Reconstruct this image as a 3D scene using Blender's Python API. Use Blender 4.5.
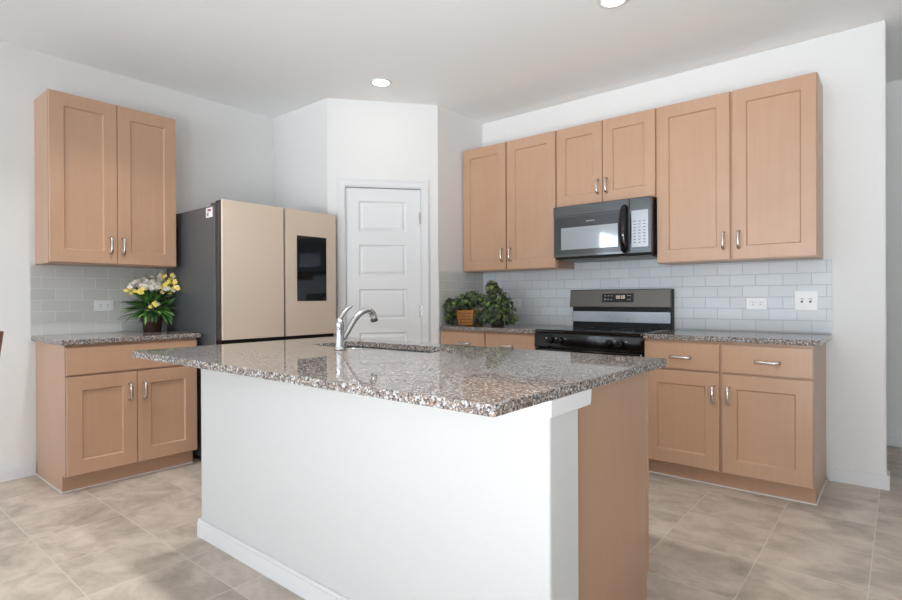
import bpy, bmesh, math, random
from mathutils import Vector, Matrix
random.seed(7)
S = bpy.context.scene
for o in list(bpy.data.objects): bpy.data.objects.remove(o)
COL = S.collection

# ---------------------------------------------------------------- camera
CAM = (4.394, -4.1281, 1.15); YAW, PITCH, ROLL, FPX = -39.7219, -0.1986, -0.2589, 542.3751
yw, pt, rl = (math.radians(v) for v in (YAW, PITCH, ROLL))
fw = Vector((math.sin(yw), math.cos(yw), 0)); rt = Vector((math.cos(yw), -math.sin(yw), 0)); up = Vector((0, 0, 1))
f2 = fw * math.cos(pt) + up * math.sin(pt); u2 = up * math.cos(pt) - fw * math.sin(pt)
r3 = rt * math.cos(rl) + u2 * math.sin(rl); u3 = u2 * math.cos(rl) - rt * math.sin(rl)
cd = bpy.data.cameras.new('camera'); cam = bpy.data.objects.new('camera', cd); COL.objects.link(cam)
m = Matrix((r3, u3, -f2)).transposed().to_4x4(); m.translation = Vector(CAM); cam.matrix_world = m
cd.sensor_width = 36.0; cd.sensor_fit = 'HORIZONTAL'; cd.lens = FPX * 36.0 / 902.0; cd.clip_start = 0.02
S.camera = cam

# ---------------------------------------------------------------- world, lights, exposure
W = bpy.data.worlds.new('world'); S.world = W; W.use_nodes = True
W.node_tree.nodes['Background'].inputs[0].default_value = (0.80, 0.90, 1.0, 1); S.view_settings.view_transform = 'Standard'; S.view_settings.look = 'None'
S.view_settings.exposure = 0.02; S.view_settings.gamma = 1.0; S.view_settings.use_curve_mapping = False
def area(name, loc, rot, sx, sy, power, col):
    l = bpy.data.lights.new(name, 'AREA'); l.shape = 'RECTANGLE'; l.size = sx; l.size_y = sy; l.energy = power; l.color = col
    o = bpy.data.objects.new(name, l); COL.objects.link(o); o.location = loc; o.rotation_euler = rot; return o
DAY = (0.82, 0.91, 1.0)
WIN_REAR = [(0.9, 3.0), (3.5, 5.6), (6.1, 7.6)]          # openings in the rear wall, x ranges
WIN_Z = (0.55, 2.25)
WIN_SIDE = (-8.0, -6.4)                                   # opening in the left wall, y range
ROOM_X, ROOM_Y, CEIL = 8.2, -10.5, 2.793
DAY_REAR, DAY_SIDE, DAY_FAR, CAN_W, CAN_OFF, LOW_FILL, LOW_FILL_FAR, SKY, UP_A, UP_B, CEIL_FILL = 4.0, 24.0, 0.0, 1.8, 11.0, 150.0, 0.0, 1.2, 8.0, 0.0, 29.0
WIN_FAR = [(-9.2, -6.9), (-6.0, -3.7)]                    # unseen openings added in the far wall for side light, y ranges
W.node_tree.nodes['Background'].inputs[1].default_value = SKY
for a, b in WIN_REAR:
    area('daylight', ((a+b)/2, ROOM_Y-0.25, 1.4), (math.radians(90), 0, 0), b-a, 1.7, DAY_REAR*(b-a), DAY)
    area('added_low_fill', ((a+b)/2, ROOM_Y-0.6, 0.5), (math.radians(125), 0, 0), b-a, 1.0, LOW_FILL*(b-a), (.86, .925, 1.0))  # unseen lamp added low outside, tilted up to brighten the ceiling
for a, b in WIN_FAR:
    area('daylight', (ROOM_X+0.25, (a+b)/2, 1.4), (math.radians(90), 0, math.radians(90)), b-a, 1.7, DAY_FAR*(b-a), DAY)
    area('added_low_fill', (ROOM_X+0.6, (a+b)/2, 0.5), (math.radians(125), 0, math.radians(90)), b-a, 1.0, LOW_FILL_FAR*(b-a), (.86, .925, 1.0))  # matching added fill outside the far openings, switched off
area('daylight', (-0.25, sum(WIN_SIDE)/2, 1.65), (math.radians(90), 0, math.radians(-90)), 1.8, 1.9, DAY_SIDE*2.0, DAY)

area('added_uplight', (4.9, -6.0, 1.9), (math.radians(180), 0, 0), 2.6, 2.0, UP_A, (.92, .96, 1.0))  # unseen lamp with no fixture, added to bounce light off the ceiling
fl = area('added_ceiling_fill', (4.7, -5.5, 0.4), (0, 0, 0), 1.2, 1.2, CEIL_FILL, (.93, .97, 1.0)); fl.data.spread = math.radians(75)  # unseen lamp added behind the camera, aimed at the kitchen ceiling
fl.rotation_euler = (Vector((4.7, -5.5, 0.4))-Vector((3.1, -2.2, CEIL))).to_track_quat('Z', 'Y').to_euler()
area('added_uplight', (6.4, -2.2, 1.9), (math.radians(180), 0, 0), 1.2, 2.0, UP_B, (.92, .96, 1.0))  # second added up-facing lamp without a fixture, switched off

# ---------------------------------------------------------------- material helpers
def lin(c):
    return tuple(((v/255)/12.92 if v/255 <= 0.04045 else ((v/255+0.055)/1.055)**2.4) for v in c) + (1,)
def mat(name, col, rough=0.5, metal=0.0, spec=0.5, coat=0.0, bump=None, emit=None):
    m = bpy.data.materials.new(name); m.use_nodes = True; n = m.node_tree.nodes; b = n['Principled BSDF']; L = m.node_tree.links
    b.inputs['Base Color'].default_value = lin(col); b.inputs['Roughness'].default_value = rough
    b.inputs['Metallic'].default_value = metal; b.inputs['Specular IOR Level'].default_value = spec
    b.inputs['Coat Weight'].default_value = coat; b.inputs['Coat Roughness'].default_value = 0.05
    if emit: b.inputs['Emission Color'].default_value = lin(emit[0]); b.inputs['Emission Strength'].default_value = emit[1]
    # every material keeps a faint procedural variation
    tc = n.new('ShaderNodeTexCoord'); nz = n.new('ShaderNodeTexNoise'); nz.inputs['Scale'].default_value = bump[0] if bump else 30
    L.new(tc.outputs['Object'], nz.inputs['Vector'])
    if bump:
        bp = n.new('ShaderNodeBump'); bp.inputs['Strength'].default_value = bump[1]; bp.inputs['Distance'].default_value = bump[2]
        L.new(nz.outputs['Fac'], bp.inputs['Height']); L.new(bp.outputs['Normal'], b.inputs['Normal'])
    elif metal < 0.5:
        mr = n.new('ShaderNodeMapRange'); mr.inputs['To Min'].default_value = max(rough-0.02, 0); mr.inputs['To Max'].default_value = rough+0.02
        L.new(nz.outputs['Fac'], mr.inputs['Value']); L.new(mr.outputs[0], b.inputs['Roughness'])
    return m
def ramp(n, stops, const=False):
    r = n.new('ShaderNodeValToRGB'); e = r.color_ramp.elements
    if const: r.color_ramp.interpolation = 'CONSTANT'
    while len(e) < len(stops): e.new(0.5)
    for k, (p, c) in enumerate(stops): e[k].position = p; e[k].color = lin(c)
    return r
def wood_mat(name, c0, c1, rough=0.32):
    m = mat(name, c0, rough, spec=0.75); n = m.node_tree.nodes; L = m.node_tree.links; b = n['Principled BSDF']
    tc = n.new('ShaderNodeTexCoord'); mp = n.new('ShaderNodeMapping'); mp.inputs['Scale'].default_value = (38, 38, 1.6)
    nz = n.new('ShaderNodeTexNoise'); nz.inputs['Scale'].default_value = 1.6; nz.inputs['Detail'].default_value = 5; nz.inputs['Roughness'].default_value = 0.6
    L.new(tc.outputs['Object'], mp.inputs[0]); L.new(mp.outputs[0], nz.inputs['Vector'])
    n2 = n.new('ShaderNodeTexNoise'); n2.inputs['Scale'].default_value = 4.5; n2.inputs['Detail'].default_value = 3
    L.new(tc.outputs['Object'], n2.inputs['Vector'])
    mx = n.new('ShaderNodeMath'); mx.operation = 'ADD'; L.new(nz.outputs['Fac'], mx.inputs[0]); L.new(n2.outputs['Fac'], mx.inputs[1])
    r = ramp(n, [(0.72, c0), (1.0, tuple((a+b_)/2 for a, b_ in zip(c0, c1))), (1.0, c1)]); r.color_ramp.elements[1].position = 0.5
    r.color_ramp.elements[0].position = 0.25; r.color_ramp.elements[2].position = 0.75
    dv = n.new('ShaderNodeMath'); dv.operation = 'MULTIPLY'; dv.inputs[1].default_value = 0.5
    L.new(mx.outputs[0], dv.inputs[0]); L.new(dv.outputs[0], r.inputs[0]); L.new(r.outputs[0], b.inputs['Base Color'])
    return m
def granite_mat():
    m = mat('granite', (150, 140, 132), 0.03, spec=0.18); n = m.node_tree.nodes; L = m.node_tree.links; b = n['Principled BSDF']
    tc = n.new('ShaderNodeTexCoord')
    nz = n.new('ShaderNodeTexNoise'); nz.inputs['Scale'].default_value = 60; nz.inputs['Detail'].default_value = 2
    ad = n.new('ShaderNodeVectorMath'); ad.operation = 'MULTIPLY_ADD'; ad.inputs[1].default_value = (0.012,)*3
    L.new(nz.outputs['Color'], ad.inputs[0]); L.new(tc.outputs['Object'], ad.inputs[2]); L.new(tc.outputs['Object'], nz.inputs['Vector'])
    v = n.new('ShaderNodeTexVoronoi'); v.inputs['Scale'].default_value = 175; L.new(ad.outputs[0], v.inputs['Vector'])
    sp = n.new('ShaderNodeSeparateColor'); L.new(v.outputs['Color'], sp.inputs[0])
    r = ramp(n, [(0, (42, 41, 43)), (0.17, (100, 94, 90)), (0.34, (130, 110, 97)), (0.55, (160, 138, 121)), (0.73, (204, 205, 205)), (0.92, (72, 70, 72))], True)
    L.new(sp.outputs[0], r.inputs[0])
    v2 = n.new('ShaderNodeTexVoronoi'); v2.inputs['Scale'].default_value = 360; L.new(ad.outputs[0], v2.inputs['Vector'])
    s2 = n.new('ShaderNodeSeparateColor'); L.new(v2.outputs['Color'], s2.inputs[0])
    r2 = ramp(n, [(0, (52, 52, 56)), (0.28, (136, 116, 102)), (0.70, (208, 209, 210))], True); L.new(s2.outputs[1], r2.inputs[0])
    mx = n.new('ShaderNodeMix'); mx.data_type = 'RGBA'; mx.inputs[0].default_value = 0.35
    L.new(r.outputs[0], mx.inputs[6]); L.new(r2.outputs[0], mx.inputs[7]); L.new(mx.outputs[2], b.inputs['Base Color'])
    return m
def floor_mat():
    m = mat('floor_tile', (185, 172, 159), 0.42); n = m.node_tree.nodes; L = m.node_tree.links; b = n['Principled BSDF']
    tc = n.new('ShaderNodeTexCoord'); mp = n.new('ShaderNodeMapping'); mp.inputs['Location'].default_value = (-1.57, 3.03, 0)
    L.new(tc.outputs['Object'], mp.inputs[0])
    br = n.new('ShaderNodeTexBrick'); br.offset = 0; br.squash = 1; br.inputs['Scale'].default_value = 1
    br.inputs['Brick Width'].default_value = 0.389; br.inputs['Row Height'].default_value = 0.389; br.inputs['Mortar Size'].default_value = 0.0024
    br.inputs['Mortar Smooth'].default_value = 0.2; br.inputs['Color1'].default_value = (0, 0, 0, 1); br.inputs['Color2'].default_value = (1, 1, 1, 1)
    L.new(mp.outputs[0], br.inputs['Vector'])
    # tile-wise shift of the stone pattern
    wn = n.new('ShaderNodeVectorMath'); wn.operation = 'MULTIPLY_ADD'; wn.inputs[1].default_value = (7, 5, 3)
    L.new(br.outputs['Color'], wn.inputs[0]); L.new(tc.outputs['Object'], wn.inputs[2])
    ms = n.new('ShaderNodeMapping'); ms.inputs['Scale'].default_value = (2.6, 3.3, 1)
    L.new(wn.outputs[0], ms.inputs[0])
    nz = n.new('ShaderNodeTexNoise'); nz.inputs['Scale'].default_value = 1.8; nz.inputs['Detail'].default_value = 9; nz.inputs['Roughness'].default_value = 0.66; nz.inputs['Distortion'].default_value = 0.35
    L.new(ms.outputs[0], nz.inputs['Vector'])
    r = ramp(n, [(0.28, (160, 148, 136)), (0.43, (185, 172, 159)), (0.55, (203, 190, 176)), (0.72, (217, 205, 193))]); L.new(nz.outputs['Fac'], r.inputs[0])
    mx = n.new('ShaderNodeMix'); mx.data_type = 'RGBA'; L.new(br.outputs['Fac'], mx.inputs[0]); L.new(r.outputs[0], mx.inputs[6]); mx.inputs[7].default_value = lin((212, 204, 194))
    L.new(mx.outputs[2], b.inputs['Base Color'])
    bp = n.new('ShaderNodeBump'); bp.invert = True; bp.inputs['Strength'].default_value = 0.5; bp.inputs['Distance'].default_value = 0.002
    L.new(br.outputs['Fac'], bp.inputs['Height']); L.new(bp.outputs['Normal'], b.inputs['Normal'])
    return m
def tile_mat(name, axis, off, col, grout):
    m = mat(name, col, 0.28, spec=0.4); n = m.node_tree.nodes; L = m.node_tree.links; b = n['Principled BSDF']
    tc = n.new('ShaderNodeTexCoord'); sp = n.new('ShaderNodeSeparateXYZ'); cb = n.new('ShaderNodeCombineXYZ'); L.new(tc.outputs['Object'], sp.inputs[0])
    ax = n.new('ShaderNodeMath'); ax.operation = 'SUBTRACT'; ax.inputs[1].default_value = off - 15.8; L.new(sp.outputs[axis], ax.inputs[0])
    az = n.new('ShaderNodeMath'); az.operation = 'SUBTRACT'; az.inputs[1].default_value = 0.9195; L.new(sp.outputs[2], az.inputs[0])
    L.new(ax.outputs[0], cb.inputs[0]); L.new(az.outputs[0], cb.inputs[1])
    br = n.new('ShaderNodeTexBrick'); br.inputs['Scale'].default_value = 1; br.inputs['Brick Width'].default_value = 0.158; br.inputs['Row Height'].default_value = 0.0763
    br.inputs['Mortar Size'].default_value = 0.0019; br.inputs['Mortar Smooth'].default_value = 0.15
    c2 = tuple(min(255, v+7) for v in col)
    br.inputs['Color1'].default_value = lin(col); br.inputs['Color2'].default_value = lin(c2); br.inputs['Mortar'].default_value = lin(grout)
    L.new(cb.outputs[0], br.inputs['Vector']); L.new(br.outputs['Color'], b.inputs['Base Color'])
    rr = n.new('ShaderNodeMapRange'); rr.inputs['To Min'].default_value = 0.28; rr.inputs['To Max'].default_value = 0.7
    L.new(br.outputs['Fac'], rr.inputs['Value']); L.new(rr.outputs[0], b.inputs['Roughness'])
    bp = n.new('ShaderNodeBump'); bp.invert = True; bp.inputs['Strength'].default_value = 0.6; bp.inputs['Distance'].default_value = 0.0015
    L.new(br.outputs['Fac'], bp.inputs['Height']); L.new(bp.outputs['Normal'], b.inputs['Normal'])
    return m
def pane_mat():
    m = bpy.data.materials.new('window_glass'); m.use_nodes = True; n = m.node_tree.nodes; L = m.node_tree.links; n.clear()
    o = n.new('ShaderNodeOutputMaterial'); t = n.new('ShaderNodeBsdfTransparent'); g = n.new('ShaderNodeBsdfGlossy'); g.inputs['Roughness'].default_value = 0.02
    x = n.new('ShaderNodeMixShader'); x.inputs[0].default_value = 0.06; L.new(t.outputs[0], x.inputs[1]); L.new(g.outputs[0], x.inputs[2]); L.new(x.outputs[0], o.inputs[0])
    return m
M = dict(
    bounce_carpet=mat('pale_bounce_carpet', (210, 210, 208), 0.95, bump=(400, 0.3, 0.004)),
    wall=mat('wall_paint', (233, 232, 230), 0.75, bump=(140, 0.10, 0.003)),
    pony=mat('wall_paint_textured', (212, 212, 210), 0.7, bump=(150, 0.22, 0.004)),  # same wall paint, darkened to offset the strong light on the half wall
    ceil=mat('ceiling_paint', (250, 250, 249), 0.85, bump=(90, 0.1, 0.003)),
    trim=mat('white_trim_paint', (230, 230, 230), 0.4),
    wood=wood_mat('maple_wood', (187, 147, 118), (197, 158, 129)),
    inner=mat('cabinet_interior', (206, 180, 150), 0.5),
    granite=granite_mat(), floor=floor_mat(),
    tileA=tile_mat('grey_tile_left', 1, -3.02, (208, 208, 203), (234, 234, 232)),
    tileB_daylit=tile_mat('grey_tile_daylight_tint', 0, 3.559, (206, 211, 214), (182, 186, 190)),  # same grey tile, with the bluish tint of daylight put into its colour
    nickel=mat('brushed_nickel', (205, 200, 194), 0.22, 1.0),
    chrome=mat('chrome', (205, 206, 208), 0.14, 1.0),
    steel=mat('stainless_steel', (190, 192, 194), 0.25, 1.0),
    black=mat('black_gloss', (8, 8, 9), 0.06, spec=0.45),
    blackm=mat('black_matte', (13, 13, 14), 0.4, spec=0.3),
    slate=mat('slate_metal', (104, 101, 96), 0.34, 0.75), lower=mat('brushed_dark_steel', (158, 164, 170), 0.2, 0.95),
    mirror=mat('dark_mirror_glass', (106, 108, 111), 0.08, 0.85),
    screen=mat('dark_touch_screen', (74, 76, 78), 0.03, 0.9),
    smoke=mat('smoked_frame', (84, 85, 87), 0.12, 0.8),
    window=mat('smoked_door_glass', (172, 176, 180), 0.05, 0.92),
    fridge_side=mat('grey_fridge_metal', (104, 106, 110), 0.38, 0.45),
    fridge_door=mat('beige_glass', (218, 201, 182), 0.14, spec=0.5),
    gasket=mat('dark_gasket', (58, 54, 50), 0.5),
    plastic=mat('white_plastic', (240, 240, 240), 0.35),
    slot=mat('dark_slot', (70, 70, 72), 0.6),
    lamp=mat('lamp_glow', (255, 250, 240), 0.5, emit=((255, 247, 235), 14.0)),
    clock=mat('clock_glow', (255, 240, 220), 0.4, emit=((255, 236, 210), 0.9)),
    leaf=mat('leaf_green', (88, 138, 70), 0.45), leafd=mat('leaf_dark', (48, 84, 46), 0.45), leafl=mat('leaf_light', (140, 180, 96), 0.42), ivya=mat('ivy_green', (70, 86, 52), 0.45), ivyb=mat('ivy_dark', (38, 46, 34), 0.45), ivyc=mat('ivy_light', (112, 138, 66), 0.45),
    white_petal=mat('white_petal', (238, 232, 220), 0.6), yellow_petal=mat('yellow_petal', (246, 222, 112), 0.55),
    bronze=mat('bronze_pot', (92, 70, 62), 0.32, 0.35), soil=mat('soil', (50, 40, 32), 0.9),
    honey=wood_mat('honey_wood', (160, 104, 50), (192, 132, 66), 0.45),
    chair=wood_mat('red_brown_wood', (92, 56, 44), (118, 74, 58), 0.35),
    pane=pane_mat(), paper=mat('white_sticker', (235, 232, 232), 0.5), red=mat('red_ink', (150, 50, 60), 0.5),
    marks=mat('grey_print', (150, 152, 155), 0.5),
)

# ---------------------------------------------------------------- geometry helpers
BASE = {}
def thing(name, label, cat, base, group=None):
    o = bpy.data.objects.new(name, None); COL.objects.link(o); o.location = base; o.empty_display_size = 0.05
    o['label'] = label; o['category'] = cat
    if group: o['group'] = group
    BASE[o] = Vector(base); return o
def tag(o, label, cat, group=None):
    o['label'] = label; o['category'] = cat
    if group: o['group'] = group
    return o
def part(name, bm, m, parent=None, smooth=False, label=None, bevel=None, base=None, mats=None):
    """Link the bmesh (in room coordinates) as one object; its origin is its thing's base."""
    bmesh.ops.recalc_face_normals(bm, faces=bm.faces)
    me = bpy.data.meshes.new(name); o = bpy.data.objects.new(name, me)
    b = BASE[parent] if parent is not None else Vector(base or (0, 0, 0))
    for v in bm.verts: v.co -= b
    if smooth:
        for f in bm.faces: f.smooth = True
    bm.to_mesh(me); bm.free()
    for x in (mats or [m]): me.materials.append(x)
    COL.objects.link(o); BASE[o] = b
    if parent is not None: o.parent = parent
    else: o.location = b
    if label: o['label'] = label
    if bevel:
        md = o.modifiers.new('bevel', 'BEVEL'); md.width = bevel; md.segments = 2; md.limit_method = 'ANGLE'; md.angle_limit = math.radians(40)
    return o
def struct(name, bm, m, base=(0, 0, 0), **k):
    o = part(name, bm, m, None, base=base, **k); o['kind'] = 'structure'; return o
ID = lambda u, d, z: Vector((u, d, z))
FA = lambda u, d, z: Vector((d, u, z))       # along the left wall, depth out of it
FB = lambda u, d, z: Vector((u, -d, z))      # along the right wall, depth out of it
PA = Vector((0.7769, -1.3516)); PB = Vector((1.359, -0.6437)); PD = (PB-PA).normalized(); PN = Vector((PD.y, -PD.x)); PL = (PB-PA).length
FP = lambda u, d, z: Vector((PA.x+PD.x*u+PN.x*d, PA.y+PD.y*u+PN.y*d, z))   # along the slanted pantry wall
def B(): return bmesh.new()
def box(bm, u0, u1, d0, d1, z0, z1, F=ID, bev=0.0, mi=0):
    vs = [bm.verts.new(F(u, d, z)) for z in (z0, z1) for d in (d0, d1) for u in (u0, u1)]
    fs = [bm.faces.new([vs[i] for i in q]) for q in ((0, 1, 3, 2), (4, 6, 7, 5), (0, 4, 5, 1), (2, 3, 7, 6), (0, 2, 6, 4), (1, 5, 7, 3))]
    for f in fs: f.material_index = mi
    if bev:
        es = set(e for f in fs for e in f.edges)
        bmesh.ops.bevel(bm, geom=list(es), offset=bev, segments=2, affect='EDGES', profile=0.5)
    return bm
def prism(bm, pts, z0, z1):
    a = [bm.verts.new((p[0], p[1], z0)) for p in pts]; b = [bm.verts.new((p[0], p[1], z1)) for p in pts]; n = len(pts)
    bm.faces.new(a); bm.faces.new(b)
    for i in range(n): bm.faces.new((a[i], a[(i+1) % n], b[(i+1) % n], b[i]))
    return bm
def lathe(bm, c, prof, seg=24, axis=Vector((0, 0, 1)), cap=True):
    axis = axis.normalized(); t = axis.orthogonal().normalized(); s = axis.cross(t); c = Vector(c); rings = []
    for r, h in prof:
        rings.append([bm.verts.new(c+axis*h+(t*math.cos(2*math.pi*k/seg)+s*math.sin(2*math.pi*k/seg))*max(r, 1e-5)) for k in range(seg)])
    for a, b in zip(rings, rings[1:]):
        for k in range(seg): bm.faces.new((a[k], a[(k+1) % seg], b[(k+1) % seg], b[k]))
    if cap: bm.faces.new(rings[0]); bm.faces.new(rings[-1])
    return bm
def tube(bm, pts, rad, seg=10, flat=1.0, side=None):
    """Swept tube; rad is a number or a list. flat squashes it along the normal to side."""
    pts = [Vector(p) for p in pts]; n = len(pts); rad = rad if isinstance(rad, (list, tuple)) else [rad]*n; rings = []; prev = None
    for i, p in enumerate(pts):
        t = (pts[min(i+1, n-1)]-pts[max(i-1, 0)]).normalized()
        if side is not None: a = (Vector(side)-t*t.dot(Vector(side))).normalized()
        elif prev is None: a = t.orthogonal().normalized()
        else: a = (prev-t*t.dot(prev)).normalized()
        prev = a; b = t.cross(a)
        rings.append([bm.verts.new(p+(a*math.cos(2*math.pi*k/seg)+b*flat*math.sin(2*math.pi*k/seg))*rad[i]) for k in range(seg)])
    for a, b in zip(rings, rings[1:]):
        for k in range(seg): bm.faces.new((a[k], a[(k+1) % seg], b[(k+1) % seg], b[k]))
    bm.faces.new(rings[0]); bm.faces.new(rings[-1])
    return bm
def curve(ctrl, n=24):
    ctrl = [Vector(c) for c in ctrl]; out = []
    P = [ctrl[0]*2-ctrl[1]]+ctrl+[ctrl[-1]*2-ctrl[-2]]
    for i in range(1, len(P)-2):
        for k in range(n):
            t = k/n; a, b, c, d = P[i-1], P[i], P[i+1], P[i+2]
            out.append(0.5*((2*b)+(c-a)*t+(2*a-5*b+4*c-d)*t*t+(3*b-a-3*c+d)*t**3))
    return out+[ctrl[-1]]

# ---------------------------------------------------------------- the room
T = 0.12
struct('floor', box(B(), -0.3, ROOM_X+0.3, ROOM_Y-0.3, 1.6, -0.1, 0), M['floor'])
struct('ceiling', box(B(), -0.3, ROOM_X+0.3, ROOM_Y-0.3, 1.6, CEIL, CEIL+0.1), M['ceil'])
bm = B(); ys0, ys1 = WIN_SIDE
box(bm, -T, 0, ys1, 0.0, 0, CEIL); box(bm, -T, 0, ROOM_Y, ys0, 0, CEIL)
box(bm, -T, 0, ys0, ys1, 0, .8); box(bm, -T, 0, ys0, ys1, 2.45, CEIL)
struct('wall_left', bm, M['wall'])
WEND = 4.324
struct('wall_right', box(B(), -T, WEND, 0, T, 0, CEIL, bev=0.0), M['wall'], bevel=0.012)
struct('wall_hall', box(B(), 1.2, ROOM_X, 1.235, 1.235+T, 0, CEIL), M['wall'])
struct('wall_hall_end', box(B(), 1.2-T, 1.2, T, 1.235, 0, CEIL), M['wall'])
bm = B(); ys = [ROOM_Y-T]+[v for w in WIN_FAR for v in w]+[1.235]
for k in range(0, len(ys), 2): box(bm, ROOM_X, ROOM_X+T, ys[k], ys[k+1], 0, CEIL)
for a, b in WIN_FAR: box(bm, ROOM_X, ROOM_X+T, a, b, 0, WIN_Z[0]); box(bm, ROOM_X, ROOM_X+T, a, b, WIN_Z[1], CEIL)
struct('wall_far', bm, M['wall'])
struct('floor_bounce_carpet', box(B(), 0, ROOM_X, ROOM_Y, -5.4, 0, .012), M['bounce_carpet'])  # unseen pale carpet, added to bounce more light into the room
bm = B(); xs = [-T]+[v for w in WIN_REAR for v in w]+[ROOM_X+T]
for k in range(0, len(xs), 2): box(bm, xs[k], xs[k+1], ROOM_Y-T, ROOM_Y, 0, CEIL)
for a, b in WIN_REAR: box(bm, a, b, ROOM_Y-T, ROOM_Y, 0, WIN_Z[0]); box(bm, a, b, ROOM_Y-T, ROOM_Y, WIN_Z[1], CEIL)
struct('wall_rear', bm, M['wall'])
def window(n, F, a, b, d0, zz=WIN_Z):
    z0, z1 = zz; bm = B()
    for u0, u1, w0, w1 in ((a, a+.05, z0, z1), (b-.05, b, z0, z1), (a+.05, b-.05, z0, z0+.05), (a+.05, b-.05, z1-.05, z1), ((a+b)/2-.025, (a+b)/2+.025, z0+.05, z1-.05), (a+.05, (a+b)/2-.025, 1.38, 1.43), ((a+b)/2+.025, b-.05, 1.38, 1.43)):
        box(bm, u0, u1, d0, d0+.05, w0, w1, F)
    o = struct('window_%d' % n, bm, M['trim'])
    if n == 4:
        bm = B()
        for k in range(36): box(bm, a+.06, b-.06, d0+.06, d0+.085, z0+.1+k*.042, z0+.103+k*.042, F)
        part('blind_slats', bm, M['plastic'], o)
    part('window_pane', box(B(), a+.05, b-.05, d0+.02, d0+.024, z0+.05, z1-.05, F), M['pane'], o)
for k, (a, b) in enumerate(WIN_REAR): window(k+1, ID, a, b, ROOM_Y-0.09)
window(4, FA, ys0, ys1, -0.09, (.8, 2.45))
for k, (a, b) in enumerate(WIN_FAR): window(5+k, lambda u, d, z: Vector((d, u, z)), a, b, ROOM_X+.04)
# pantry box in the corner
struct('wall_pantry_left', box(B(), 0.0, PA.x-0.001, PA.y, PA.y+0.1, 0, CEIL), M['wall'])
struct('wall_pantry_right', box(B(), PB.x-0.1, PB.x, PB.y+0.001, 0.0, 0, CEIL), M['wall'])
O0, O1, OZ = 0.132, 0.780, 2.088
bm = B()
for t0, t1, z0, z1 in ((0, O0, 0, OZ), (O1, PL, 0, OZ), (0, PL, OZ, CEIL)): box(bm, t0, t1, -0.09, 0, z0, z1, FP)
struct('wall_pantry_door', bm, M['wall'])
bm = B(); CW, CT = 0.058, 0.016
for t0, t1, z0, z1 in ((O0-CW, O0+.006, 0, OZ), (O1-.006, O1+CW-.004, 0, OZ), (O0-CW, O1+CW-.004, OZ-.004, OZ+CW)):
    box(bm, t0, t1, 0.0, CT*.7, z0, z1, FP, bev=.003)
for t0, t1, z0, z1 in ((O0-CW, O0-CW+.02, 0, OZ+CW), (O1+CW-.024, O1+CW-.004, 0, OZ+CW), (O0-CW+.02, O1+CW-.024, OZ+CW-.02, OZ+CW)):
    box(bm, t0, t1, CT*.7, CT, z0, z1, FP, bev=.002)
for t0, t1, z0, z1 in ((O0, O0+.014, 0, OZ), (O1-.01, O1, 0, OZ), (O0+.014, O1-.01, OZ-.014, OZ)): box(bm, t0, t1, -0.088, -0.001, z0, z1, FP)
struct('trim_1', bm, M['trim'])
# door leaf with five raised panels
L0, L1, LZ = 0.149, 0.768, 2.068; P0, P1 = 0.252, 0.648
rows = [(1.705, 1.962), (1.337, 1.598), (0.976, 1.229), (0.612, 0.865), (0.235, 0.498)]
bm = B(); DF = -0.012
def rect(bm, u0, u1, z0, z1, d, F): return [bm.verts.new(F(u, d, z)) for u, z in ((u0, z0), (u1, z0), (u1, z1), (u0, z1))]
def ringq(bm, a, b):
    for k in range(4): bm.faces.new((a[k], a[(k+1) % 4], b[(k+1) % 4], b[k]))
zs = sorted([0.008, LZ]+[z for r in rows for z in r])
for z0, z1 in zip(zs, zs[1:]):
    bm.faces.new(rect(bm, L0, P0, z0, z1, DF, FP)); bm.faces.new(rect(bm, P1, L1, z0, z1, DF, FP))
    if (z0, z1) in [tuple(r) for r in rows]:
        loops = [rect(bm, P0+i, P1-i, z0+i, z1-i, DF-d, FP) for i, d in ((0, 0), (.009, .012), (.016, .013), (.036, .004), (.039, .004))]
        for a, b in zip(loops, loops[1:]): ringq(bm, a, b)
        bm.faces.new(loops[-1])
    else: bm.faces.new(rect(bm, P0, P1, z0, z1, DF, FP))
a = rect(bm, L0, L1, 0.008, LZ, DF, FP); b = rect(bm, L0, L1, 0.008, LZ, DF-.035, FP); ringq(bm, a, b); bm.faces.new(b)
bmesh.ops.remove_doubles(bm, verts=bm.verts, dist=1e-5)
door = struct('door_1', bm, M['trim'])
for z in (1.83, 1.042, 0.25):
    bm = B(); lathe(bm, FP(0.7725, -0.004, z-.05), [(.006, 0), (.006, .1)], 10); box(bm, .752, .768, DF, DF+.002, z-.05, z+.05, FP)
    part('hinge', bm, M['nickel'], door, label='satin nickel door hinge')
# baseboards
def base_run(name, boxes, F=ID):
    bm = B()
    for u0, u1, d0, d1 in boxes:
        box(bm, u0, u1, d0, d1, 0, .072, F); box(bm, u0+(.0 if u1-u0 > .05 else .003), u1-(.0 if u1-u0 > .05 else .003), d0+(.0 if d1-d0 > .05 else .0), d1-(.004 if d1-d0 < .05 else .0), .072, .085, F)
    return struct(name, bm, M['trim'])
base_run('baseboard_left', [(-7.9, -3.135, 0.0, 0.014)], FA)
base_run('baseboard_right', [(4.04, WEND+.014, 0.0, 0.014)], FB)
struct('baseboard_right_end', box(B(), WEND, WEND+.014, 0.0, T, 0, .085, bev=.003), M['trim'])
struct('baseboard_hall', box(B(), 1.2, ROOM_X, 1.221, 1.235, 0, .085, bev=.003), M['trim'])
struct('baseboard_rear', box(B(), 0, ROOM_X, ROOM_Y, ROOM_Y+.014, 0, .085, bev=.003), M['trim'])
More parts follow.
